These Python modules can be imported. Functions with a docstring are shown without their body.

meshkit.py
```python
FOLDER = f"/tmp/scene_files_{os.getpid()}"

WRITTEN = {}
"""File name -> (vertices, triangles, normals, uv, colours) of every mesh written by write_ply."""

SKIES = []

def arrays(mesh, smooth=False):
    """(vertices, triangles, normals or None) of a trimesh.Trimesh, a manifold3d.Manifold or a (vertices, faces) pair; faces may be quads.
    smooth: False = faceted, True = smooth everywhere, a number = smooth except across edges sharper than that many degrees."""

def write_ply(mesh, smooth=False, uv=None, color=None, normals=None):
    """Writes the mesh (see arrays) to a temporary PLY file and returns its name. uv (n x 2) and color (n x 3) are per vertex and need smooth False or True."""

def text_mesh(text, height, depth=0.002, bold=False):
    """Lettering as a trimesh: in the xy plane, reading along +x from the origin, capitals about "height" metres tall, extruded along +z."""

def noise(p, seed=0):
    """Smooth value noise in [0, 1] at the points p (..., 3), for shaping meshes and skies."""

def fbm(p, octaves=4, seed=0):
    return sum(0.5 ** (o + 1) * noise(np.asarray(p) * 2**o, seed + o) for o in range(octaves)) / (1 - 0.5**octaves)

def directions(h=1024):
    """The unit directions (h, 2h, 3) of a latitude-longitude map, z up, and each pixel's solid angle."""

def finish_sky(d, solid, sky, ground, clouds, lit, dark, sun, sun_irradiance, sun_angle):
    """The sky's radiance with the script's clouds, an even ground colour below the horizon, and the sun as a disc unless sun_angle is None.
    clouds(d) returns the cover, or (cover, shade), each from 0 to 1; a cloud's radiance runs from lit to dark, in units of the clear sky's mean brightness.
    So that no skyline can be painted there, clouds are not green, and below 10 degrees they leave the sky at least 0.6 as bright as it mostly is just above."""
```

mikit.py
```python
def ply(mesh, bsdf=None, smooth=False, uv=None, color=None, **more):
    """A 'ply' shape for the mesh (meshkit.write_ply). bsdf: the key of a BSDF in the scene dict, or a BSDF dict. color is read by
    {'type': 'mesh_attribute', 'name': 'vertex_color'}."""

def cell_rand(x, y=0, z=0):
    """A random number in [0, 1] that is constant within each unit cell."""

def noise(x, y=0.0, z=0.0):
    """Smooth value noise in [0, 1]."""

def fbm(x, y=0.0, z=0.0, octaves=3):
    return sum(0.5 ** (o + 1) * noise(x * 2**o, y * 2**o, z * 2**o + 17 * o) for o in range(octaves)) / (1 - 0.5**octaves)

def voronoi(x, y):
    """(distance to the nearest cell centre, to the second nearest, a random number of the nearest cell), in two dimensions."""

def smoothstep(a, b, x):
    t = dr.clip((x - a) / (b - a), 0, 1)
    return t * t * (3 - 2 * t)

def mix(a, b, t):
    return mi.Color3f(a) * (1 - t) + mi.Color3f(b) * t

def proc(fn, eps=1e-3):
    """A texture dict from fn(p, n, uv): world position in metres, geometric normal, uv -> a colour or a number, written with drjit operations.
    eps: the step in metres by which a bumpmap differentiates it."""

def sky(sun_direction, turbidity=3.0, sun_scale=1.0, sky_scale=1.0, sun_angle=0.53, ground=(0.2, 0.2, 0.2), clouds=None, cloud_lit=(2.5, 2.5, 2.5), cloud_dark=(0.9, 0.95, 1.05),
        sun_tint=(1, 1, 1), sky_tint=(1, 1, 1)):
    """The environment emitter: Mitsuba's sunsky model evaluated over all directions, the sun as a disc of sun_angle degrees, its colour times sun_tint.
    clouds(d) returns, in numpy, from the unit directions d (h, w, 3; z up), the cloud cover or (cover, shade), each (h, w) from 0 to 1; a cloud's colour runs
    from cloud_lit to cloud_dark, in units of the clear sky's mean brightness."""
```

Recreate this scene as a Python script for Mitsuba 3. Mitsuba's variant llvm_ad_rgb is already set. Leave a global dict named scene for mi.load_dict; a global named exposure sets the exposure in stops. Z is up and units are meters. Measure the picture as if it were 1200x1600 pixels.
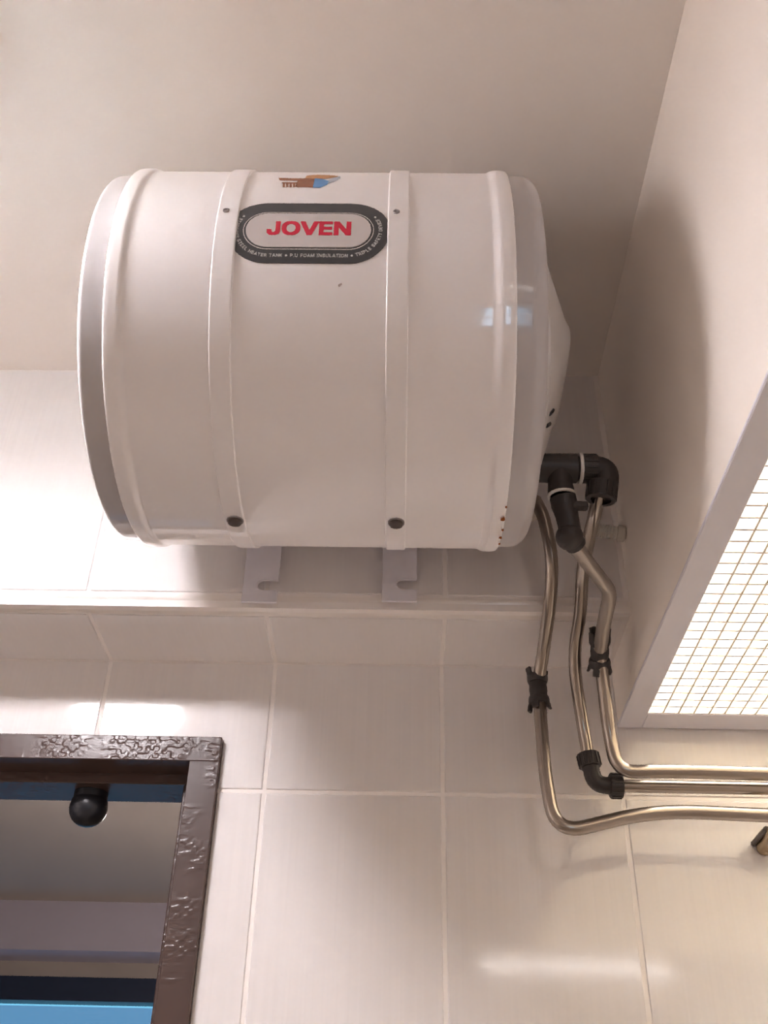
import math
import numpy as np
import trimesh
import mitsuba as mi
import mikit
import meshkit
from shapely.geometry import Polygon, Point, LineString, box as sbox
from shapely import affinity
from shapely.ops import unary_union

T = mi.ScalarTransform4f
CH = 1.5                       # height of the lens above the floor
V = lambda *p: np.array(p, float)

# ------------------------------------------------------------------ camera, light, exposure
FW = V(-0.01805796, 0.8107963, 0.5850498)
UP = V(-0.01229171, -0.58528102, 0.81073735)
FOV = math.degrees(2 * math.atan(600 / 1597.355))
scene = {'type': 'scene'}
labels = {}
exposure = 0.02
scene['camera'] = {'type': 'perspective', 'fov': FOV, 'fov_axis': 'x', 'near_clip': 0.01, 'far_clip': 50.0,
                   'to_world': T().look_at(origin=[0, 0, CH], target=[float(FW[0]), float(FW[1]), float(CH + FW[2])], up=[float(u) for u in UP])}
scene['dusk_sky'] = {'type': 'constant', 'radiance': {'type': 'rgb', 'value': [4.2, 7.0, 9.6]}}
LAMP_RADIANCE = [118.0, 111.0, 115.0]       # opal pendant lamp
PANEL_RADIANCE = [7.3, 6.9, 6.3]       # diffuser above the egg-crate louvre
TUBE_RADIANCE = [11.0, 10.6, 10.6]        # fluorescent tube on the rear wall
HALL_RADIANCE = [66.0, 54.0, 47.0]          # lamp in the room beyond the doorway

# ------------------------------------------------------------------ measures (metres, z relative to the lens; up() lifts them)
YW, YB = 1.1081, 0.9784        # lower wall, front of the tiled bulkhead
ZS, ZC = 0.5724, 0.9303        # bulkhead underside, ceiling
XR, ZP = 0.2528, 0.4946        # left face and underside of the dropped box
X0, TW, Z1 = 0.0490, 0.2, 0.4127   # grout lines
XL, XRW, YR = -1.1, 0.90, -1.3     # left wall, right wall, rear wall
YO = 1.204                     # outer face of the lower wall
R, YC, ZH = 0.1850, 0.7535, 0.7275   # heater shell

# ------------------------------------------------------------------ materials
def rgb(c): return {'type': 'rgb', 'value': list(map(float, c))}
def mat(key, color, rough=0.5, metal=0.0, spec=0.5, coat=0.0, coat_gloss=0.9, bump=None, bump_scale=1.0):
    b = {'type': 'principled', 'base_color': color if isinstance(color, dict) else rgb(color), 'roughness': rough if isinstance(rough, dict) else float(rough),
         'metallic': float(metal), 'specular': float(spec), 'clearcoat': float(coat), 'clearcoat_gloss': float(coat_gloss)}
    if bump:
        b = {'type': 'bumpmap', 'arbitrary': mikit.proc(bump, 2e-4), 'scale': float(bump_scale), 'bsdf': b}
    scene[key] = {'type': 'twosided', 'bsdf': b}
    return key

def tile_color(p, n, uv):      # glazed cream tile: fine upright streaks in the glaze
    s = mikit.noise(p.x * 420.0, p.y * 30.0, p.z * 6.0) - 0.5
    return mi.Color3f(0.80, 0.775, 0.775) * (1.0 + 0.035 * s)
def plaster_color(p, n, uv):
    return mi.Color3f(0.79, 0.74, 0.69) * (0.975 + 0.05 * mikit.fbm(p.x * 9.0, p.y * 9.0, p.z * 9.0))
def paint_bump(p, n, uv):      # thick gloss paint with brush lumps
    return 0.0006 * mikit.smoothstep(0.36, 0.70, mikit.fbm(p.x * 26.0, p.y * 26.0, p.z * 26.0, 2)) * mikit.smoothstep(0.35, 0.65, mikit.noise(p.x * 210.0, p.y * 210.0, p.z * 230.0))
def wood_color(p, n, uv):
    return mikit.mix((0.052, 0.031, 0.027), (0.070, 0.043, 0.037), mikit.fbm(p.x * 30.0, p.y * 30.0, p.z * 12.0))
def steel_rough(p, n, uv):
    return 0.15 + 0.10 * mikit.noise(p.x * 60.0, p.y * 60.0, p.z * 60.0)

mat('tile_glaze', mikit.proc(tile_color), 0.075, spec=0.5, coat=0.5, coat_gloss=0.99)
mat('grout', (0.84, 0.80, 0.78), 0.7)
mat('plaster', mikit.proc(plaster_color), 0.75, spec=0.25)
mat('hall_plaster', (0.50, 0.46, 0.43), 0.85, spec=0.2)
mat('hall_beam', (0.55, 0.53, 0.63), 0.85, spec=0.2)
mat('trim_gloss', (0.82, 0.78, 0.75), 0.16, spec=0.5)
mat('floor_tile', (0.37, 0.31, 0.26), 0.4)
mat('brown_gloss', mikit.proc(wood_color), 0.32, spec=0.4, coat=0.3, coat_gloss=0.93, bump=paint_bump)
mat('navy', (0.02, 0.035, 0.075), 0.45)
mat('enamel', (0.90, 0.885, 0.905), 0.05, spec=0.5, coat=0.4, coat_gloss=0.98)
mat('grey_plastic', (0.49, 0.47, 0.48), 0.12, spec=0.5)
mat('cover_plastic', (0.56, 0.54, 0.53), 0.4, spec=0.4)
mat('plate_grey', (0.68, 0.665, 0.72), 0.4, spec=0.4)
mat('grey_metal', (0.66, 0.65, 0.70), 0.45, spec=0.4)
mat('black_plastic', (0.030, 0.024, 0.022), 0.42, spec=0.4)
mat('black_rubber', (0.012, 0.013, 0.018), 0.30)
mat('seal_white', (0.75, 0.72, 0.68), 0.5)
mat('hose_plastic', (0.55, 0.51, 0.46), 0.5)
mat('bolt_brown', (0.055, 0.038, 0.030), 0.5)
mat('rivet_grey', (0.22, 0.20, 0.20), 0.5)
mat('badge_black', (0.045, 0.045, 0.048), 0.4)
mat('badge_silver', (0.60, 0.56, 0.56), 0.38, metal=0.25)
mat('print_red', (0.50, 0.018, 0.045), 0.45)
mat('print_white', (0.55, 0.54, 0.54), 0.5)
mat('print_brown', (0.24, 0.10, 0.055), 0.5)
mat('print_orange', (0.46, 0.23, 0.11), 0.5)
mat('print_blue', (0.11, 0.27, 0.52), 0.5)
mat('print_pale', (0.42, 0.46, 0.53), 0.5)
mat('rust', (0.20, 0.062, 0.018), 0.9, spec=0.1)
mat('scuff_grey', (0.38, 0.31, 0.30), 0.6)
mat('louver_white', (0.80, 0.74, 0.64), 0.5)
mat('brass', (0.35, 0.25, 0.14), 0.35, metal=0.7)
mat('window_white', (0.75, 0.75, 0.75), 0.4)
scene['steel'] = {'type': 'twosided', 'bsdf': {'type': 'principled', 'base_color': rgb((0.38, 0.33, 0.285)), 'metallic': 1.0, 'roughness': mikit.proc(steel_rough)}}
scene['steel_dull'] = {'type': 'twosided', 'bsdf': {'type': 'principled', 'base_color': rgb((0.40, 0.35, 0.31)), 'metallic': 0.9, 'roughness': 0.36}}
scene['blue_glass'] = {'type': 'thindielectric', 'specular_transmittance': rgb((0.027, 0.043, 0.055))}
scene['pale_glass'] = {'type': 'thindielectric', 'specular_transmittance': rgb((0.052, 0.094, 0.100))}
scene['clear_glass'] = {'type': 'thindielectric'}
scene['opal'] = {'type': 'diffuse', 'reflectance': rgb((0.8, 0.8, 0.78))}

# ------------------------------------------------------------------ helpers
def up(m):
    m = m.copy(); m.apply_translation([0, 0, CH]); return m
counts = {}
def free(base):
    n = counts.get(base, 0); counts[base] = n + 1
    return base if n == 0 else f'{base}_{n:03d}'
def put(name, mesh, bsdf, parent=None, smooth=False, label=None, cat=None, group=None, kind=None, **more):
    key = free(parent + '__' + name if parent else name)
    scene[key] = mikit.ply(up(mesh), bsdf, smooth=smooth, **more)
    tag(key, label, cat, group, kind)
    return key
def tag(key, label=None, cat=None, group=None, kind=None):
    d = {k: v for k, v in (('label', label), ('category', cat), ('group', group), ('kind', kind)) if v}
    if d: labels[key] = d
def thing(name, label, cat, group=None):
    key = free(name); tag(key, label, cat, group); return key
def cat_(*ms): return trimesh.util.concatenate([m for m in ms])

def cbox(x0, x1, y0, y1, z0, z1, c=0.0):
    """a box, its edges chamfered by c"""
    if c <= 0:
        m = trimesh.creation.box(extents=(x1 - x0, y1 - y0, z1 - z0))
    else:
        h = np.array([x1 - x0, y1 - y0, z1 - z0]) / 2
        pts = []
        for s in np.ndindex(2, 2, 2):
            sg = np.array(s) * 2 - 1
            for k in range(3):
                q = h - c; q = q.copy(); q[k] = h[k]
                pts.append(sg * q)
        m = trimesh.convex.convex_hull(np.array(pts))
    m.apply_translation([(x0 + x1) / 2, (y0 + y1) / 2, (z0 + z1) / 2])
    return m

def tile_mesh(poly, thick, c=0.0011):
    """a tile in the xy plane facing +z: polygon with a chamfered front edge"""
    poly = poly if poly.exterior.is_ccw else Polygon(list(poly.exterior.coords)[::-1])
    a = np.array(poly.exterior.coords)[:-1]
    b = np.array(poly.buffer(-c, join_style=2).exterior.coords)[:-1]
    if Polygon(b).exterior.is_ccw is False: b = b[::-1]
    n = len(a)
    if len(b) != n: b = a.copy(); c = 0
    b = b[[int(np.argmin(((b - q) ** 2).sum(1))) for q in a]]
    v = np.vstack([np.c_[a, np.zeros(n)], np.c_[a, np.full(n, thick - c)], np.c_[b, np.full(n, thick)]])
    f = []
    for r in (0, n):
        for i in range(n):
            j = (i + 1) % n
            f += [[r + i, r + j, r + n + j], [r + i, r + n + j, r + n + i]]
    tv, tf = trimesh.creation.triangulate_polygon(Polygon(b), engine='earcut')
    idx = np.array([int(np.argmin(((b - q) ** 2).sum(1))) for q in tv])
    tf = idx[tf] + 2 * n
    if np.cross(*(v[tf[0][1:]] - v[tf[0][0]])[:, :2]) < 0: tf = tf[:, ::-1]
    return trimesh.Trimesh(v, np.vstack([f, tf]), process=False)
def frame_to(m, ex, ey, ez, o):
    M = np.eye(4); M[:3, 0], M[:3, 1], M[:3, 2], M[:3, 3] = ex, ey, ez, o
    m = m.copy(); m.apply_transform(M); return m

def sweep(pts, r, bend=0.02, seg=20, cap=True):
    """a round tube along a polyline whose corners are bent"""
    pts = [np.array(p, float) for p in pts]
    path = [pts[0]]
    bends = bend if isinstance(bend, (list, tuple)) else [bend] * len(pts)
    for i in range(1, len(pts) - 1):
        a, b, c = pts[i - 1], pts[i], pts[i + 1]
        d = min(bends[i], 0.49 * np.linalg.norm(a - b), 0.49 * np.linalg.norm(c - b))
        p, q = b + (a - b) / np.linalg.norm(a - b) * d, b + (c - b) / np.linalg.norm(c - b) * d
        for t in np.linspace(0, 1, 9):
            path.append((1 - t) ** 2 * p + 2 * t * (1 - t) * b + t * t * q)
    path.append(pts[-1])
    path = np.array([p for i, p in enumerate(path) if i == 0 or np.linalg.norm(p - path[i - 1]) > 1e-5])
    tg = np.gradient(path, axis=0); tg /= np.linalg.norm(tg, axis=1, keepdims=True)
    n = np.cross(tg[0], [0.3, 0.9, 0.1]); n /= np.linalg.norm(n)
    rings = []
    th = np.linspace(0, 2 * np.pi, seg, endpoint=False)
    rr = r if np.ndim(r) else np.full(len(path), r)
    for i in range(len(path)):
        n = n - tg[i] * (n @ tg[i]); n /= np.linalg.norm(n)
        b = np.cross(tg[i], n)
        rings.append(path[i] + rr[i] * (np.cos(th)[:, None] * n + np.sin(th)[:, None] * b))
    v = np.vstack(rings); f = []
    for i in range(len(path) - 1):
        for j in range(seg):
            k = (j + 1) % seg
            f += [[i * seg + j, i * seg + k, (i + 1) * seg + k], [i * seg + j, (i + 1) * seg + k, (i + 1) * seg + j]]
    if cap:
        s, e = len(v), len(v) + 1
        v = np.vstack([v, path[0], path[-1]]); L = (len(path) - 1) * seg
        for j in range(seg):
            k = (j + 1) % seg
            f += [[s, k, j], [e, L + j, L + k]]
    return trimesh.Trimesh(v, f, process=False)

def lathe(profile, axis_from, direction, seg=96):
    """profile [(distance along the axis, radius)] turned round an axis"""
    d = np.array(direction, float); d /= np.linalg.norm(d)
    n = np.cross(d, [0.12, 0.3, 0.95] if abs(d[2]) < 0.9 else [1, 0, 0]); n /= np.linalg.norm(n); b = np.cross(d, n)
    th = np.linspace(0, 2 * np.pi, seg, endpoint=False)
    ring = np.cos(th)[:, None] * n + np.sin(th)[:, None] * b
    v = np.vstack([np.array(axis_from) + d * s + ring * r for s, r in profile]); f = []
    for i in range(len(profile) - 1):
        for j in range(seg):
            k = (j + 1) % seg
            f += [[i * seg + j, i * seg + k, (i + 1) * seg + k], [i * seg + j, (i + 1) * seg + k, (i + 1) * seg + j]]
    m = trimesh.Trimesh(v, f, process=False)
    bad = m.area_faces < 1e-14
    m.update_faces(~bad); m.remove_unreferenced_vertices()
    return m

def rounded(p, r, n=5):
    """profile corners replaced by arcs of about r"""
    p = [np.array(q, float) for q in p]; out = [p[0]]
    for a, b, c in zip(p, p[1:], p[2:]):
        d = min(r, 0.45 * np.linalg.norm(a - b), 0.45 * np.linalg.norm(c - b))
        s, e = b + (a - b) / np.linalg.norm(a - b) * d, b + (c - b) / np.linalg.norm(c - b) * d
        out += [(1 - t) ** 2 * s + 2 * t * (1 - t) * b + t * t * e for t in np.linspace(0, 1, n)]
    return [tuple(q) for q in out + [p[-1]]]

def plate(poly, thick):
    gs = getattr(poly, 'geoms', [poly])
    return cat_(*[trimesh.creation.extrude_polygon(g, thick, engine='earcut') for g in gs if g.area > 0])
def wrap(m, lift, step=0.004):
    """(x, arc length, height) -> onto the heater's shell"""
    m = m.copy(); m.merge_vertices()
    if step:
        v, f = trimesh.remesh.subdivide_to_size(m.vertices, m.faces, step, max_iter=12)
    else: v, f = m.vertices, m.faces
    a = v[:, 1] / R; r = R + lift + v[:, 2]
    return trimesh.Trimesh(np.c_[v[:, 0], YC - r * np.cos(a), ZH + r * np.sin(a)], f, process=False)

# ------------------------------------------------------------------ setting: shell of the washroom
put('floor', cbox(-3.2, 2.2, YR - .1, 5.2, -CH - .08, -CH), 'floor_tile', kind='structure')
put('ceiling', cbox(XL - .1, XRW + .1, YR - .1, YO, ZC, ZC + .1), 'plaster', kind='structure')
put('wall_left', cbox(XL - .1, XL, YR - .1, YW, -CH, ZC), 'plaster', kind='structure')
put('wall_right', cbox(XRW, XRW + .1, YR - .1, YW, -CH, ZC), 'plaster', kind='structure')
WX0, WX1, WZ0, WZ1 = 0.205, 0.365, -0.115, 0.31          # rear window opening
put('wall_rear', cat_(cbox(XL, WX0, YR - .1, YR, -CH, ZC), cbox(WX1, XRW, YR - .1, YR, -CH, ZC),
                      cbox(WX0, WX1, YR - .1, YR, -CH, WZ0), cbox(WX0, WX1, YR - .1, YR, WZ1, ZC)), 'plaster', kind='structure')
# the rear window
w2 = free('window_2'); tag(w2, kind='structure')
xm, zm = (WX0 + WX1) / 2, (WZ0 + WZ1) / 2
put('frame', cat_(cbox(WX0, WX0 + .012, YR - .06, YR - .02, WZ0, WZ1), cbox(WX1 - .012, WX1, YR - .06, YR - .02, WZ0, WZ1),
                  cbox(WX0, WX1, YR - .06, YR - .02, WZ0, WZ0 + .014), cbox(WX0, WX1, YR - .06, YR - .02, WZ1 - .014, WZ1),
                  cbox(xm - .008, xm + .008, YR - .06, YR - .02, WZ0, WZ1), cbox(WX0, WX1, YR - .06, YR - .02, zm - .010, zm + .010)), 'window_white', w2)
for a, b in ((WX0 + .012, xm - .008), (xm + .008, WX1 - .012)):
    for c, d in ((WZ0 + .014, zm - .010), (zm + .010, WZ1 - .014)):
        g = trimesh.Trimesh([[a, YR - .04, c], [b, YR - .04, c], [b, YR - .04, d], [a, YR - .04, d]], [[0, 1, 2], [0, 2, 3]], process=False)
        put('pane', g, 'clear_glass', w2)

# lower wall with the doorway
DX0, DX1, DZ = -0.9468, -0.2033, 0.4722               # outer edges of the door frame
wb = put('wall_back', cat_(cbox(XL, DX0, YW + .0012, YO, -CH, ZC), cbox(DX1, XRW, YW + .0012, YO, -CH, ZC), cbox(DX0, DX1, YW + .0012, YO, DZ, ZC)), 'grout', kind='structure')
G = 0.0021                                             # half a joint
door_hole = sbox(DX0 - .02, -2, DX1, DZ)
rows = [(Z1, ZS)] + [(Z1 - .3 * (k + 1), Z1 - .3 * k) for k in range(7)]
rng = np.random.default_rng(4)
for z0, z1 in rows:
    z0 = max(z0, -CH)
    if z1 - z0 < .02: continue
    for i in range(-5, 5):
        a, b = max(X0 + i * TW, XL), min(X0 + (i + 1) * TW, XRW)
        if b - a < .02: continue
        p = sbox(a + G, z0 + G, b - G, z1 - (G if z1 < ZS else .0010)).difference(door_hole)
        if p.is_empty or p.area < 1e-4: continue
        for g in getattr(p, 'geoms', [p]):
            m = tile_mesh(g, .0055)
            tilt = rng.normal(0, .0022, 2)
            m = frame_to(m, [1, 0, 0], [0, 0, 1], [0, -1, 0], [0, YW + .0055, 0])
            cx, cz = (a + b) / 2, (z0 + z1) / 2
            m.vertices[:, 1] += (m.vertices[:, 0] - cx) * tilt[0] + (m.vertices[:, 2] - cz) * tilt[1]
            put('tile', m, 'tile_glaze', wb)

# tiled bulkhead that carries the heater
TR = 0.016
bh = put('wall_upper', cbox(XL, XRW, YB + .0012, YW + .0012, ZS + .0012, ZC), 'grout', kind='structure')
for i in range(-6, 2):
    a, b = max(X0 + i * TW, XL), min(X0 + (i + 1) * TW, XR)
    if b - a < .01: continue
    m = frame_to(tile_mesh(sbox(a + G, ZS + TR + .004, b - G, ZC - .001), .0055), [1, 0, 0], [0, 0, 1], [0, -1, 0], [0, YB + .0055, 0])
    t = rng.normal(0, .002); m.vertices[:, 1] += (m.vertices[:, 0] - (a + b) / 2) * t
    put('tile', m, 'tile_glaze', bh)
    m = frame_to(tile_mesh(sbox(a + G, YB + .0006, b - G, YW - TR - .003), .0055), [1, 0, 0], [0, -1, 0], [0, 0, -1], [0, YB + YW, ZS + .0055])
    put('tile', m, 'tile_glaze', bh)
arc = [(YB + TR - TR * math.cos(t), ZS + TR - TR * math.sin(t)) for t in np.linspace(0, math.pi / 2, 13)]
prof = Polygon([(YB + TR, ZS + TR)] + arc)
tm = trimesh.creation.extrude_polygon(prof, XR - XL, engine='earcut')
put('trim_1', frame_to(tm, [0, 1, 0], [0, 0, 1], [1, 0, 0], [XL, 0, 0]), 'trim_gloss', kind='structure', smooth=40)

# dropped box along the right
BY0 = -0.06
PX0, PX1, PY0, PY1, FWD = XR, XR + .60, -.04, YW - .002, .026
ix0, ix1, iy0, iy1 = PX0 + FWD, PX1 - FWD, PY0 + FWD, PY1 - FWD - .012
zf = ZP + .004
put('ceiling_box', cat_(cbox(XR, XRW, BY0, YW - .001, ZP + .016, ZC), cbox(XR, ix0, BY0, YW - .001, zf, ZP + .016), cbox(ix1, XRW, BY0, YW - .001, zf, ZP + .016),
                        cbox(ix0, ix1, BY0, iy0, zf, ZP + .016), cbox(ix0, ix1, iy1, YW - .001, zf, ZP + .016)), 'plaster', kind='structure')

# brown door frame
d1 = free('door_1'); tag(d1, kind='structure')
FI, FZ = -0.2368, 0.4430                               # inner edges
RB, SD = .032, .012                                    # rebate depth, how far the stop stands proud
put('jamb', cbox(FI, DX1, YW - .010, YW + RB, -CH, FZ, .0006), 'brown_gloss', d1)
put('jamb_stop', cbox(FI - SD, DX1, YW + RB, YO - .003, -CH, FZ - SD, .0012), 'brown_gloss', d1)
put('jamb', cbox(DX0, DX0 + .0335, YW - .010, YW + RB, -CH, FZ, .0006), 'brown_gloss', d1)
put('jamb_stop', cbox(DX0, DX0 + .0335 + SD, YW + RB, YO - .003, -CH, FZ - SD, .0012), 'brown_gloss', d1)
put('head', cbox(DX0, DX1, YW - .010, YW + RB, FZ, DZ, .0008), 'brown_gloss', d1)
put('head_stop', cbox(DX0, DX1, YW + RB, YO - .003, FZ - SD, DZ, .0012), 'brown_gloss', d1)

# the room beyond the doorway
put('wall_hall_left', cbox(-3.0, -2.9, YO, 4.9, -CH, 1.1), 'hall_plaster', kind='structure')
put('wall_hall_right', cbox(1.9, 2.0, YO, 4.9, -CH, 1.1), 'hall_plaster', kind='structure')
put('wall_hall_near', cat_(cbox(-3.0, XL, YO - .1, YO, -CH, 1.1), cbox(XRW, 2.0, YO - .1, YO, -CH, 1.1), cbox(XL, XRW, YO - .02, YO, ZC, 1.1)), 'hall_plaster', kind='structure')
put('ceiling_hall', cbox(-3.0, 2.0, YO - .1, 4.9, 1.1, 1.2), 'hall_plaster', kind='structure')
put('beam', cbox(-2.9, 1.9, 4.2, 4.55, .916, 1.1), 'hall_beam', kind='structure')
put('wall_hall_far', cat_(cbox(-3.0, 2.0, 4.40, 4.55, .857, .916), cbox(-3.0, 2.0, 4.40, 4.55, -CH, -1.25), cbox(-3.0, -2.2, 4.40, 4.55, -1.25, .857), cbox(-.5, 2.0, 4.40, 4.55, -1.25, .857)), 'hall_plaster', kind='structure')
w1 = free('window_1'); tag(w1, kind='structure')
put('frame', cat_(cbox(-2.2, -.5, 4.385, 4.47, .770, .857), cbox(-2.2, -2.1, 4.385, 4.47, -1.25, .77), cbox(-.6, -.5, 4.385, 4.47, -1.25, .77), cbox(-2.2, -.5, 4.385, 4.47, -1.25, -1.17)), 'navy', w1)
for a, b, m in ((-1.17, .757, 'blue_glass'), (.757, .77, 'pale_glass')):
    g = trimesh.Trimesh([[-2.1, 4.43, a], [-.6, 4.43, a], [-.6, 4.43, b], [-2.1, 4.43, b]], [[0, 1, 2], [0, 2, 3]], process=False)
    put('pane', g, m, w1)

# ------------------------------------------------------------------ lamps
lamp = thing('ceiling_lamp', 'round opal pendant lamp on a short stem left of the water heater', 'lamp')
LX, LY, LR, LZ = -0.505, 0.488, 0.094, 0.778
put('stem', lathe(rounded([(0, 0), (0, .045), (.012, .045), (.016, .010), (ZC - LZ - .030, .010)], .003, 3), [LX, LY, ZC], [0, 0, -1], 32), 'window_white', lamp, smooth=40)
put('cap', lathe([(0, 0), (0, LR * .955), (.0062, LR * .955), (.0062, 0)], [LX, LY, LZ + .036], [0, 0, -1], 48), 'window_white', lamp)
dome = lathe([(.0063, LR * .950), (.0063, LR * .972)] + rounded([(.0066, LR * .974), (.021, LR * .98), (.033, LR * .72), (.038, 0)], .010, 6), [LX, LY, LZ + .036], [0, 0, -1], 64)
if (dome.face_normals * (dome.triangles_center - V(LX, LY, LZ + .028))).sum() < 0: dome.invert()
put('diffuser', dome, 'opal', lamp, emitter={'type': 'area', 'radiance': rgb(LAMP_RADIANCE)})

tl = thing('tube_lamp', 'white fluorescent tube batten high on the rear wall beside the window', 'lamp')
put('batten', cbox(.26, .89, YR, YR + .05, .755, .795, .004), 'window_white', tl)
for a, b in ((.26, .285), (.865, .89)):
    put('holder', cbox(a, b, YR + .012, YR + .05, .705, .760, .004), 'window_white', tl)
tb = sweep([(.285, YR + .032, .722), (.865, YR + .032, .722)], .0110, .01, 24)
if (tb.face_normals * (tb.triangles_center - V(.575, YR + .032, .722))).sum() < 0: tb.invert()
put('tube', tb, 'opal', tl, emitter={'type': 'area', 'radiance': rgb(TUBE_RADIANCE)})

hl = thing('hall_lamp', 'opal globe pendant lamp in the room beyond the doorway', 'lamp')
put('stem', lathe([(0, 0), (0, .05), (.015, .05), (.02, .008), (.39, .008), (.39, 0)], [-.28, 2.5, 1.1], [0, 0, -1], 24), 'window_white', hl)
hm = trimesh.creation.icosphere(subdivisions=3, radius=.10); hm.apply_translation([-.28, 2.5, .62])
put('diffuser', hm, 'opal', hl, emitter={'type': 'area', 'radiance': rgb(HALL_RADIANCE)})

# egg-crate light panel under the box
pl = thing('light_panel', 'lit ceiling panel with white egg crate louver in a grey frame', 'light panel')
put('frame_rail', cbox(PX0 - .002, PX0 + FWD, PY0, PY1, ZP, zf, .001), 'grey_metal', pl)
put('frame_rail', cbox(PX1 - FWD, PX1, PY0, PY1, ZP, zf, .001), 'grey_metal', pl)
put('frame_rail', cbox(PX0 + FWD, PX1 - FWD, PY1 - FWD - .012, PY1, ZP, zf, .001), 'grey_metal', pl)
put('frame_rail', cbox(PX0 + FWD, PX1 - FWD, PY0, PY0 + FWD, ZP, zf, .001), 'grey_metal', pl)
PITCH, BH, BT = .0172, .0115, .0019
bz = ZP + .0015
nx, ny = int((ix1 - ix0) / PITCH), int((iy1 - iy0) / PITCH)
for k in range(1, nx + 1):
    x = ix0 + k * PITCH
    put('louver_blade', cbox(x - BT / 2, x + BT / 2, iy0, iy1, bz, bz + BH), 'louver_white', pl)
for k in range(0, ny + 1):
    y = iy1 - k * PITCH
    put('louver_blade', cbox(ix0, ix1, y - BT / 2, y + BT / 2, bz, bz + BH), 'louver_white', pl)
dz = ZP + .0140
dm = trimesh.Trimesh([[ix0, iy0, dz], [ix1, iy0, dz], [ix1, iy1, dz], [ix0, iy1, dz]], [[0, 2, 1], [0, 3, 2]], process=False)
put('diffuser', dm, 'opal', pl, emitter={'type': 'area', 'radiance': rgb(PANEL_RADIANCE)})

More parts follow.
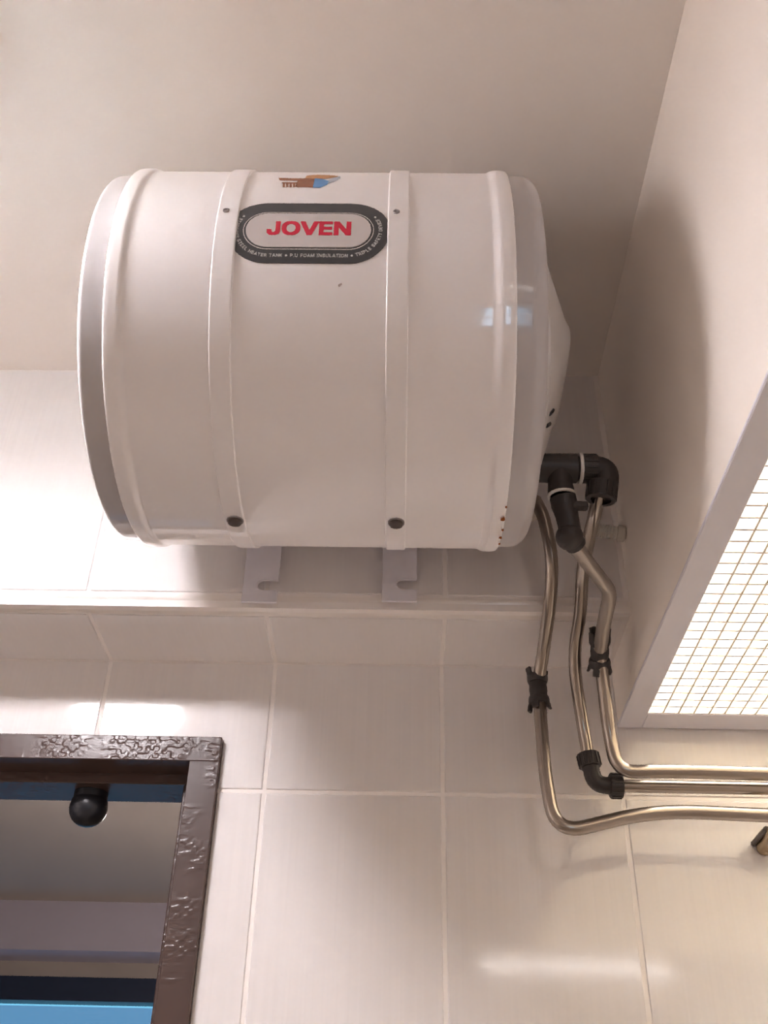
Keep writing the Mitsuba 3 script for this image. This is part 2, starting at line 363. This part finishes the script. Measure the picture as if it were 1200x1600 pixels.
# ------------------------------------------------------------------ water heater
wh = thing('water_heater', 'white horizontal storage water heater mounted on the tiled bulkhead', 'water heater')
AX = [1, 0, 0]
def turn(prof, seg=128): return lathe(prof, [0, YC, ZH], AX, seg)
XA, XB = -0.2535, 0.0935                                # ends of the enamelled shell
shell = [(XA, R - .006), (XA, R + .002), (XA + .004, R + .0026), (XA + .013, R + .0026), (XA + .017, R), (XB - .018, R), (XB - .013, R + .0026), (XB - .004, R + .0026), (XB, R + .002), (XB, R - .006)]
put('tank_shell', turn(rounded(shell, .003, 4), 160), 'enamel', wh, smooth=35)
capl = [(XA + .002, R - .0035), (XA - .0215, R - .0045), (XA - .0245, R - .010), (XA - .032, R - .06), (XA - .034, 0)]
put('end_cap', turn(rounded(capl, .004, 6), 128), 'grey_plastic', wh, smooth=50, label='grey plastic end cap')
capr = [(XB - .002, R - .0022), (XB + .018, R - .0022), (XB + .0275, R - .009), (XB + .0285, R - .02), (XB + .030, 0)]
put('end_cap', turn(rounded(capr, .008, 7), 128), 'grey_plastic', wh, smooth=50, label='grey plastic end cap')
# terminal cover: a tapering hood on the right end
def ring(x, ry, rz, cy, cz, n=48, e=3.0):
    t = np.linspace(0, 2 * np.pi, n, endpoint=False); c, s = np.cos(t), np.sin(t)
    return np.c_[np.full(n, x), cy + ry * np.sign(c) * abs(c) ** (2 / e), cz + rz * np.sign(s) * abs(s) ** (2 / e)]
rings = [ring(.120, .135, .108, YC, ZH - .026), ring(.126, .134, .107, YC, ZH - .026), ring(.150, .070, .024, YC - .014, ZH - .030), ring(.154, .064, .018, YC - .014, ZH - .030), ring(.1545, .001, .001, YC - .014, ZH - .030)]
n = 48; v = np.vstack(rings); f = []
for i in range(len(rings) - 1):
    for j in range(n):
        k = (j + 1) % n
        f += [[i * n + j, i * n + k, (i + 1) * n + k], [i * n + j, (i + 1) * n + k, (i + 1) * n + j]]
cover = trimesh.Trimesh(v, f, process=False)
tc = put('terminal_cover', cover, 'cover_plastic', wh, smooth=30)
for a, b in ((V(.1320, .7000, .6165), V(.1388, .7175, .6372)), (V(.1290, .7040, .6060), V(.1360, .7260, .6275))):
    put('vent_slot', sweep([a, b], .0020, seg=8), 'black_rubber', tc)

# straps, their rivets and bolts
STRAPS = [(-.1545, .0094), (-.0064, .0094)]
for x, hw in STRAPS:
    p = [(x - hw, R - .001), (x - hw, R + .0022), (x + hw, R + .0022), (x + hw, R - .001)]
    st = put('strap', turn(rounded(p, .0014, 4), 160), 'enamel', wh, smooth=35)
    def stud(ang, r, h, dx=0):
        a = math.radians(ang); nrm = V(0, -math.cos(a), math.sin(a))
        return lathe(rounded([(0, r), (h, r), (h + .0004, r * .55), (h - .0004, r * .5), (h - .0004, 0)], .0006, 3), V(x + dx, YC, ZH) + nrm * (R + .0018), nrm, 28)
    put('rivet', stud(.7, .0030, .0010, -.0020), 'rivet_grey', st, smooth=30)
    bo = put('bolt', stud(-93.6, .0062, .0040, .0008), 'bolt_brown', st, smooth=30, label='brown hex bolt')
    a = math.radians(-93.6); nrm = V(0, -math.cos(a), math.sin(a))
    put('washer', lathe([(0, .0078), (.0012, .0078), (.0012, 0)], V(x + .0008, YC, ZH) + nrm * (R + .0018), nrm, 28), 'rivet_grey', bo, smooth=30)

# hanging plates with hook slots, on the bulkhead face
for x0, z0 in ((-.1755, .5725), (-.0215, .5760)):
    w_ = .0385
    out = sbox(x0, z0, x0 + w_, .86)
    sl = unary_union([LineString([(x0 + .0225, z0 + .0215), (x0 + .06, z0 + .0215)]).buffer(.0068)])
    m = plate(out.difference(sl).simplify(.0002), .0035)
    put('hanging_plate', frame_to(m, [1, 0, 0], [0, 0, 1], [0, -1, 0], [0, YB - .0110, 0]), 'plate_grey', wh, label='grey steel hanging plate with a hook slot')
    cx = x0 + w_ / 2
    put('saddle', cbox(cx - .017, cx + .017, YC + R - .004, YB - .0115, ZH - .06, ZH + .08, .002), 'plate_grey', wh)

# badge
s0 = math.radians(-6.1) * R; bx = -.0836
def stadium(L, H): return LineString([(bx - (L - H) / 2, s0), (bx + (L - H) / 2, s0)]).buffer(H / 2, quad_segs=20)
outer = stadium(.1400, .0702).intersection(sbox(-.1448, -1, -.0160, 1))
bd = put('badge', wrap(plate(outer, .0007), .0001), 'badge_black', wh, label='black oval badge with red lettering')
put('badge_rim', wrap(plate(stadium(.1125, .0432).difference(stadium(.1110, .0417)), .0003), .0008), 'badge_silver', bd)
put('badge_plate', wrap(plate(stadium(.1075, .0390), .0007), .0008), 'badge_silver', bd, label='silver centre plate')
tx = meshkit.text_mesh('JOVEN', .0152, .0004, bold=True)
b = tx.bounds; tx.apply_translation([-b[0][0], -b[0][1], 0])
tx.vertices[:, 0] *= .0712 / (b[1][0] - b[0][0]); tx.vertices[:, 1] *= .0156 / (b[1][1] - b[0][1])
tx.apply_translation([-.1187, s0 - .0078 + .0012, 0])
tx = cat_(*[tx.copy().apply_translation([a, b, c]) for a, b, c in ((-.0006, -.0003, 0), (.0006, .0003, .00002), (-.0006, .0003, .00004), (.0006, -.0003, .00006))])
put('badge_lettering', wrap(tx, .0015), 'print_red', bd, label='red lettering JOVEN')
# small lettering following the oval
H2 = .0555; L2 = .1240; rad = H2 / 2; half = (L2 - H2) / 2
top_l = math.radians(38)
def along(d):
    """point and heading on the lower track, d measured from the middle of the lower straight"""
    sgn = 1 if d >= 0 else -1; e = abs(d)
    if e <= half: return V(bx + d, s0 - rad), 0.0
    t = (e - half) / rad
    return V(bx + sgn * (half + rad * math.sin(t)), s0 - rad * math.cos(t)), sgn * t
msg = '\u2022 STAINLESS STEEL HEATER TANK \u2022 P.U FOAM INSULATION \u2022 TRIPLE SAFETY DEVICE \u2022'
adv = {' ': .45, '\u2022': .8, '.': .36, 'I': .42, 'M': .98, 'N': .86, 'O': .88, 'U': .84, 'A': .82}
ws = [adv.get(c, .76) for c in msg]
total = 2 * half + 2 * rad * math.radians(128)
k = total / sum(ws); d = -total / 2; glyphs = []; cache = {}
for c, w_ in zip(msg, ws):
    if c != ' ':
        if c not in cache:
            if c == '\u2022': gm = plate(Point(0, .0014).buffer(.0010), .0003)
            else:
                gm = meshkit.text_mesh(c, .0031, .0003, bold=True); gm.apply_translation([-gm.bounds[:, 0].mean(), 0, 0]); gm.vertices[:, 0] *= .92
            cache[c] = gm
        pt, hd = along(d + k * w_ / 2)
        gm = cache[c].copy(); gm.apply_translation([0, -.0014, 0])
        gm.apply_transform(trimesh.transformations.rotation_matrix(hd, [0, 0, 1])); gm.apply_translation([pt[0], pt[1], 0])
        glyphs.append(gm)
    d += k * w_
put('small_lettering', wrap(cat_(*glyphs), .0009, None), 'print_white', bd, label='small white lettering round the oval')

# emblem sticker above the badge (pixel-free: drawn in millimetres on the shell)
ex0, es0, ew, eh = -.1175, math.radians(13.6) * R, .0565, math.radians(12.6) * R
def E(*pts): return Polygon([(ex0 + ew * a, es0 + eh * b) for a, b in pts])
em = put('emblem_sticker', wrap(plate(E((.32, .10), (.60, .06), (.60, .62), (.50, .80), (.42, .62), (.33, .42)).buffer(.0006), .0003), .0001), 'print_brown', wh, label='brown, orange and blue winged emblem sticker')
put('emblem_wing', wrap(cat_(*[plate(q, .0003) for q in
    [E((.0, .66), (.56, .62), (.56, .44), (.03, .50))] + [E((.09 + .055 * i, .34), (.125 + .055 * i, .34), (.145 + .055 * i, .05 + .02 * (i % 2)), (.11 + .055 * i, .05)) for i in range(6)] + [E((.08, .34), (.45, .34), (.45, .26), (.08, .28))]]), .0002), 'print_brown', em)
put('emblem_crest', wrap(plate(E((.44, .66), (.45, .90), (.60, 1.0), (.80, .98), (.95, .86), (.84, .72), (.70, .60), (.60, .62)).buffer(.0005), .0003), .00025), 'print_orange', em)
put('emblem_globe', wrap(plate(E((.60, .05), (.60, .62), (.72, .58), (.82, .42), (.80, .22), (.70, .04)).buffer(.0005), .0003), .0003), 'print_blue', em)
put('emblem_tail', wrap(plate(E((.80, .40), (.86, .62), (.98, .84), (1.0, .70), (.92, .44), (.83, .30)).buffer(.0004), .0003), .0002), 'print_pale', em)
# paint flaws
put('scuff', wrap(plate(Polygon([(-.0560, -.0748), (-.0536, -.0733), (-.0532, -.0740), (-.0556, -.0760)]).buffer(.0004), .0002), .0001), 'scuff_grey', wh)
rs = np.random.default_rng(2)
def blot(x, s, r, q=9):
    t = np.linspace(0, 2 * np.pi, q, endpoint=False); rr = r * rs.uniform(.5, 1.25, q)
    return plate(Polygon(np.c_[x + .55 * rr * np.cos(t), s + rr * np.sin(t)]).buffer(0), .0004)
put('rust_spot', wrap(cat_(blot(XB - .0022, math.radians(-90.5) * R, .0042), blot(XB - .0012, math.radians(-96) * R, .0022), blot(XB - .0014, math.radians(-101) * R, .0030), blot(XB - .001, math.radians(-85) * R, .0018),
    blot(XB - .001, math.radians(-106) * R, .0020)), .0040), 'rust', wh, label='rust spots on the chipped shell rim')

# ------------------------------------------------------------------ pipes and fittings
PR = .0071
def pipe(pts, r, label, bend=.03, key='steel_pipe', m='steel'):
    return put(key, sweep(pts, r, bend, 24), m, label=label, cat='pipe', smooth=40)
P1a = [(.1500, .930, .6900), (.1561, .920, .6607), (.1633, .930, .6138), (.1626, .955, .5803), (.1590, 1.025, .5419), (.1540, 1.043, .5185)]
P1b = [(.1540, 1.043, .5185), (.1542, 1.042, .4941), (.1535, 1.035, .4085), (.1590, 1.030, .3440), (.2601, 1.030, .3705), (.4300, 1.030, .3660)]
pipe(P1a, PR, 'short bent steel pipe running from the heater down to the leftmost coupling', [.03, .03, .03, .03, .02, .02])
pipe(P1b, PR, 'lowest steel pipe, bent under the light panel with a kink', [.03, .02, .02, .052, .045, .03])
P2a = [(.1960, .803, .615), (.1926, .830, .6021), (.1916, .915, .5915), (.1943, .962, .5636), (.1910, 1.000, .5415), (.1923, 1.020, .5136), (.1999, 1.045, .4721), (.2036, 1.050, .4330)]
pipe(P2a, .0068, 'middle steel pipe falling from the black elbow to the lower elbow', .03)
pipe([(.2200, 1.050, .4035), (.4300, 1.050, .4035)], .0067, 'straight steel pipe between the two bent ones', .02)
P3a = [(.1613, .815, .5589), (.1723, .830, .5542), (.2120, .890, .5456), (.2128, .948, .5352), (.2148, .985, .5285)]
pipe(P3a, .0074, 'short dull pipe with a sharp knee under the black valve', [.01, .012, .012, .012, .01], m='steel_dull')
P3b = [(.2148, .985, .5285), (.2185, 1.003, .5065), (.2244, 1.030, .4510), (.2290, 1.030, .4110), (.2858, 1.030, .4128), (.4300, 1.030, .4110)]
pipe(P3b, PR, 'uppermost steel pipe, bending below the grey frame of the light panel', [.02, .02, .03, .045, .04, .03])

def coupling(c, d, label):
    """barrel with two claw nuts"""
    k = thing('pipe_coupling', label, 'pipe coupling', None)
    c, d = np.array(c, float), np.array(d, float); d /= np.linalg.norm(d)
    put('barrel', lathe(rounded([(-.010, .0076), (-.010, .0092), (0, .0102), (.010, .0092), (.010, .0076)], .002, 3), c, d, 32), 'black_plastic', k, smooth=40)
    for s in (-1, 1):
        o = c + d * s * .008; e = d * s
        nut = lathe(rounded([(0, .0076), (0, .0108), (.004, .0117), (.0095, .0116), (.0095, .0076)], .0012, 3), o, e, 36)
        n = np.cross(e, [0, 1, .2]); n /= np.linalg.norm(n); b = np.cross(e, n)
        claws = []
        for q in range(4):
            a = q * np.pi / 2 + .5
            rd = np.cos(a) * n + np.sin(a) * b; tn = np.cross(e, rd)
            pr = cbox(-.0014, .0017, -.0040, .0040, 0, .0085, .0007)
            pr.vertices[:, 0] += pr.vertices[:, 2] * .22
            claws.append(frame_to(pr, rd, tn, e, o + e * .0080 + rd * .0099))
        put('nut', cat_(nut, *claws), 'black_plastic', k, smooth=35)
    return k
coupling((.1540, 1.0432, .5105), V(.0002, .001, -.028), 'black claw coupling on the leftmost pipe, below the bulkhead edge')
coupling((.2150, .9860, .5290), V(.003, .040, -.030), 'black claw coupling on the right pipe, beside the dropped box')

BP = 'black_plastic'
tee = thing('pipe_tee', 'black tee fitting coming out of the right end of the water heater', 'pipe tee')
YT, ZT = .80, .6335
put('body', lathe(rounded([(.112, .0145), (.1725, .0150), (.1725, .0125), (.176, .0120)], .001, 3), [0, YT, ZT], AX, 36), BP, tee, smooth=40)
put('branch', lathe(rounded([(0, .0118), (.020, .0122), (.022, .0130), (.0300, .0130)], .001, 3), [.1545, YT, ZT - .003], [.02, .04, -1], 36), BP, tee, smooth=40)
put('seal_ring', lathe(rounded([(0, .0130), (0, .0160), (.0035, .0160), (.0035, .0130)], .0008, 3), [.1742, YT, ZT], AX, 36), 'seal_white', tee, smooth=40, label='white seal ring')

def elbow(name, pts, r, collars, label, rib=False):
    k = thing(name, label, 'pipe elbow')
    put('body', sweep(pts, r, .02, 28), BP, k, smooth=45)
    for o, d, rr, L in collars:
        d = V(*d) / np.linalg.norm(d)
        m = lathe(rounded([(0, r * .9), (0, rr), (L, rr), (L, r * .8)], .0012, 3), o, d, 32)
        if rib:
            n = np.cross(d, [0, 1, .3]); n /= np.linalg.norm(n); b = np.cross(d, n)
            ms = [m]
            for q in range(14):
                a = q * 2 * np.pi / 14; rd = np.cos(a) * n + np.sin(a) * b
                ms.append(frame_to(cbox(-.0008, .0009, -.0011, .0011, .0012, L - .0012, .0003), rd, np.cross(d, rd), d, V(*o) + rd * rr))
            m = cat_(*ms)
        put('nut', m, BP, k, smooth=35)
    return k
elbow('pipe_elbow', [(.1772, YT, ZT), (.2030, YT, ZT), (.1975, YT + .006, ZT - .030)], .0126,
      [((.1972, YT + .004, ZT - .016), (-.18, .2, -1), .0147, .018), ((.1772, YT, ZT), (1, 0, 0), .0140, .016)], 'black elbow at the end of the tee, right of the white ring', rib=True)
elbow('pipe_elbow', [(.2034, 1.050, .4360), (.2075, 1.050, .4040), (.2330, 1.050, .4035)], .0090,
      [((.2030, 1.050, .4390), (.13, 0, -1), .0117, .0155), ((.2230, 1.050, .4035), (1, 0, 0), .0127, .0135)], 'black elbow joining the middle pipes below the light panel', rib=True)
vk = thing('valve', 'black valve with a small lever hanging below the tee', 'valve')
put('seal_ring', lathe(rounded([(0, .0115), (0, .0140), (.0026, .0140), (.0026, .0115)], .0008, 3), [.1552, YT + .0010, .6020], [.05, .15, -1], 36), 'seal_white', vk, smooth=40, label='pale seal ring')
put('body', lathe(rounded([(0, .0115), (0, .0128), (.010, .0128), (.018, .0112), (.038, .0104)], .002, 4), [.1560, YT + .0012, .5990], [.17, .30, -.93], 36), BP, vk, smooth=40)
ov = trimesh.creation.icosphere(subdivisions=3, radius=.0132); ov.apply_scale([1, 1.1, .98]); ov.apply_translation([.1612, .8145, .5610])
put('outlet', cat_(ov, lathe(rounded([(0, .0080), (.006, .0106), (.013, .0106), (.014, .0070)], .001, 3), [.1612, .8145, .5610], [.58, .78, -.22], 32)), BP, vk, smooth=45)
put('lever', cbox(.1600, .1790, .795, .803, .5825, .5905, .0015), BP, vk)

def hose(a, b, r, key, label):
    a, b = V(*a), V(*b); L = np.linalg.norm(b - a); n = int(L / .0030)
    prof = [(0, 0), (0, r * .8)]
    for i in range(n):
        s = i * L / n
        prof += [(s + .15 * L / n, r * .86), (s + .35 * L / n, r), (s + .65 * L / n, r), (s + .85 * L / n, r * .86)]
    prof += [(L, r * .86), (L, 0)]
    return lathe(prof, a, b - a, 28)
hk = thing('corrugated_hose', 'pale corrugated hose stub ending at the dropped box beside the pipes', 'hose')
put('tube', hose((.2080, .955, .6690), (.2440, .955, .6635), .0080, '', ''), 'hose_plastic', hk, smooth=30)
put('end_cap', lathe(rounded([(0, .0070), (0, .0100), (.0085, .0095), (.0088, 0)], .002, 3), [.2435, .955, .6636], [1, 0, -.15], 28), 'hose_plastic', hk, smooth=40)
put('corrugated_hose', hose((.1400, .957, .7250), (.1500, .957, .6850), .0085, '', ''), 'hose_plastic', smooth=30, label='pale corrugated hose behind the leftmost pipe and the heater end cap', cat='hose')

ck = thing('pipe_clip', 'small brass pipe clip on the wall under the lowest pipe', 'pipe clip')
put('saddle', lathe(rounded([(0, .006), (0, .0105), (.010, .0105), (.030, .008), (.054, .008)], .002, 3), [.3930, 1.052, .3585], [0, 1, 0], 28), 'brass', ck, smooth=40)
put('screw', lathe(rounded([(0, .0), (0, .0030), (.004, .0030), (.060, .0028)], .001, 3), [.3835, 1.060, .3640], [0, 1, 0], 16), 'bolt_brown', ck, smooth=40)

st = put('door_stopper', lathe([(0, 0), (0, .0195), (.008, .0195), (.010, .0210)] + [(.0185 + .0215 * math.sin(t), .0222 * math.cos(t)) for t in np.linspace(-.25, math.pi / 2, 12)], [-.3635, YW + .064, FZ - SD - .0003], [0, 0, -1], 40),
         'black_rubber', smooth=35, label='black rounded door stopper hanging under the brown door frame head', cat='door stopper')
